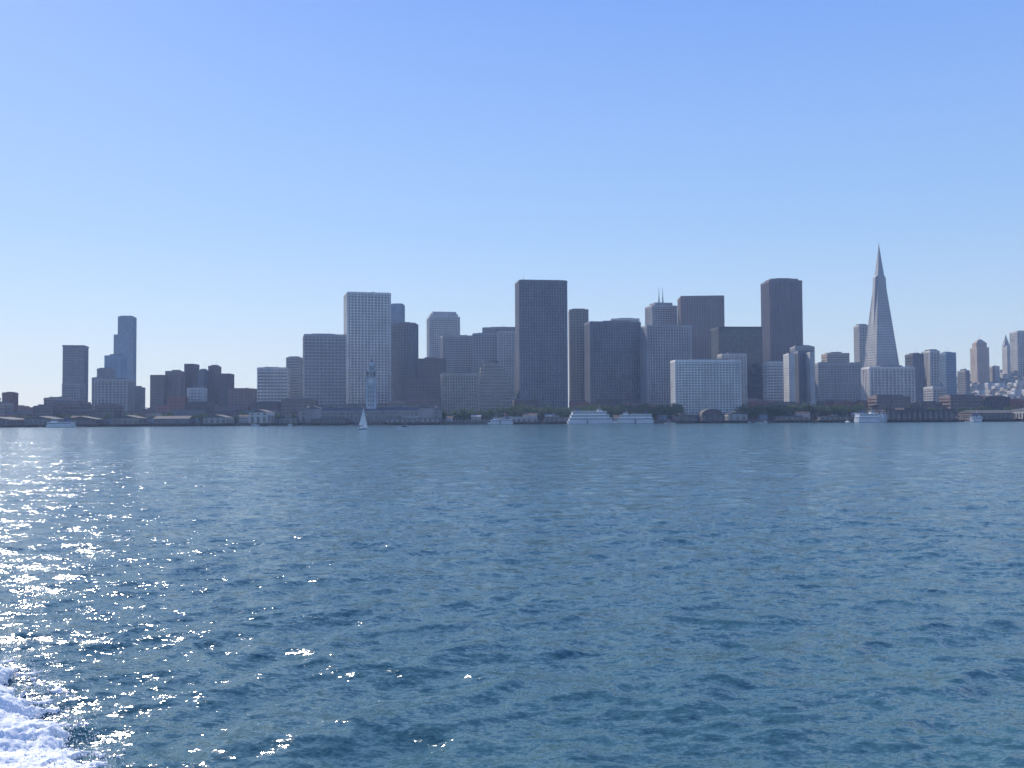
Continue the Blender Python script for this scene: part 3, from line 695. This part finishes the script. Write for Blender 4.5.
_, _, base = surface(GX, GY, np.full_like(GX, 0.05))
fine = rng.random(GX.shape)
Hh = np.where(inside > 0.02, 0.02+inside*0.06+mask*(0.5*fbm(GX*1.0, GY*1.0, 40, 3)**2+0.13*fbm(GX*4, GY*4, 50, 4)+0.08*np.abs(fbm(GX*11, GY*11, 60, 3)-0.5)+0.035*fine**3), -0.35)
fme = grid_mesh('wake_foam', np.stack([GX, GY, base+Hh], -1), len(gy), len(gx))
fm, nt, b = new_mat('foam')
tc = N(nt, 'ShaderNodeTexCoord'); n = N(nt, 'ShaderNodeTexNoise', Scale=7.0, Detail=8.0, Roughness=0.75); nt.links.new(tc.outputs['Object'], n.inputs['Vector'])
rr = ramp(nt, [(0.3, (0.66, 0.70, 0.70)), (0.5, (0.86, 0.85, 0.82))]); nt.links.new(n.outputs['Fac'], rr.inputs[0]); nt.links.new(rr.outputs[0], b.inputs['Base Color'])
b.inputs['Roughness'].default_value = 0.7; b.inputs['Subsurface Weight'].default_value = 0.4; b.inputs['Subsurface Radius'].default_value = (0.3, 0.3, 0.3); b.inputs['Subsurface Scale'].default_value = 0.3
fme.materials.append(fm); link(bpy.data.objects.new('wake_foam', fme))
sp_ = MB(); R = random.Random(4)
for _ in range(4200):
    y = R.uniform(14, 26); ed = float(np.interp(y, EY, EX))
    x = ed-abs(R.gauss(0, 1.5))+0.15+R.gauss(0, 0.16); z = 0.12+abs(R.gauss(0, 0.2)); s = R.uniform(0.004, 0.018)
    P = [(x+s, y, z), (x, y+s, z), (x-s, y, z), (x, y-s, z), (x, y, z+s), (x, y, z-s)]
    for i in range(4):
        sp_.face([P[i], P[(i+1) % 4], P[4]]); sp_.face([P[(i+1) % 4], P[i], P[5]])
put(sp_, 'wake_spray', [fm], (0, 0, 0))

# ------------------------------------------------------------------ haze, sky, sun, camera
if HAZE > 0:
    hz = MB(); hz.box(-4000, 4000, 60, 6000, -2, 420)
    m = bpy.data.materials.new('sea_haze'); m.use_nodes = True; nt = m.node_tree; nt.nodes.clear()
    o = nt.nodes.new('ShaderNodeOutputMaterial'); v = nt.nodes.new('ShaderNodeVolumeScatter')
    v.inputs['Color'].default_value = (0.48, 0.65, 1.0, 1); v.inputs['Density'].default_value = HAZE; v.inputs['Anisotropy'].default_value = 0.2
    nt.links.new(v.outputs[0], o.inputs['Volume']); put(hz, 'haze', [m], (0, 0, 0))
w = bpy.data.worlds.new('World'); scene.world = w; w.use_nodes = True; nt = w.node_tree; bg = nt.nodes['Background']
sk = nt.nodes.new('ShaderNodeTexSky'); sk.sky_type = 'NISHITA'; sk.sun_disc = False
sk.sun_elevation = math.radians(SUN_EL); sk.sun_rotation = math.radians(SUN_AZ); sk.altitude = 0; sk.air_density = 1.0; sk.dust_density = 0.5; sk.ozone_density = 3.0
S = 0.12
tc = N(nt, 'ShaderNodeTexCoord'); sx = N(nt, 'ShaderNodeSeparateXYZ'); nt.links.new(tc.outputs['Generated'], sx.inputs[0])
gr = ramp(nt, [(0.0, (0.60, 0.77, 0.93)), (0.07, (0.50, 0.70, 0.98)), (0.18, (0.33, 0.57, 1.0)), (0.40, (0.18, 0.385, 1.0)), (1.0, (0.06, 0.19, 0.68))])
nt.links.new(sx.outputs['Z'], gr.inputs[0])
sc_ = N(nt, 'ShaderNodeVectorMath', operation='SCALE'); sc_.inputs['Scale'].default_value = 1/S; nt.links.new(gr.outputs[0], sc_.inputs[0])
mx = N(nt, 'ShaderNodeMix', data_type='RGBA'); mx.inputs['Factor'].default_value = 0.8
nt.links.new(sk.outputs[0], mx.inputs[6]); nt.links.new(sc_.outputs[0], mx.inputs[7])
nt.links.new(mx.outputs[2], bg.inputs['Color']); bg.inputs['Strength'].default_value = S
sl = bpy.data.lights.new('sun', 'SUN'); sl.energy = 4.8; sl.angle = math.radians(0.53); sl.color = (1, 0.96, 0.9)
so = link(bpy.data.objects.new('sun', sl)); az, el = math.radians(SUN_AZ), math.radians(SUN_EL)
sd = Vector((math.sin(az)*math.cos(el), math.cos(az)*math.cos(el), math.sin(el))); so.rotation_euler = sd.to_track_quat('Z', 'Y').to_euler(); so.location = sd*500
cd = bpy.data.cameras.new('camera'); cam = link(bpy.data.objects.new('camera', cd)); cd.sensor_width = 36; cd.lens = 36*1000/1024; cd.clip_start = 0.3; cd.clip_end = 30000
cam.matrix_world = Matrix.Translation((0, 0, CAMZ)) @ Matrix.Rotation(math.radians(90+1.98), 4, 'X') @ Matrix.Rotation(math.radians(-0.336), 4, 'Z')
scene.camera = cam
scene.view_settings.view_transform = 'Standard'; scene.view_settings.look = 'None'; scene.view_settings.exposure = 0
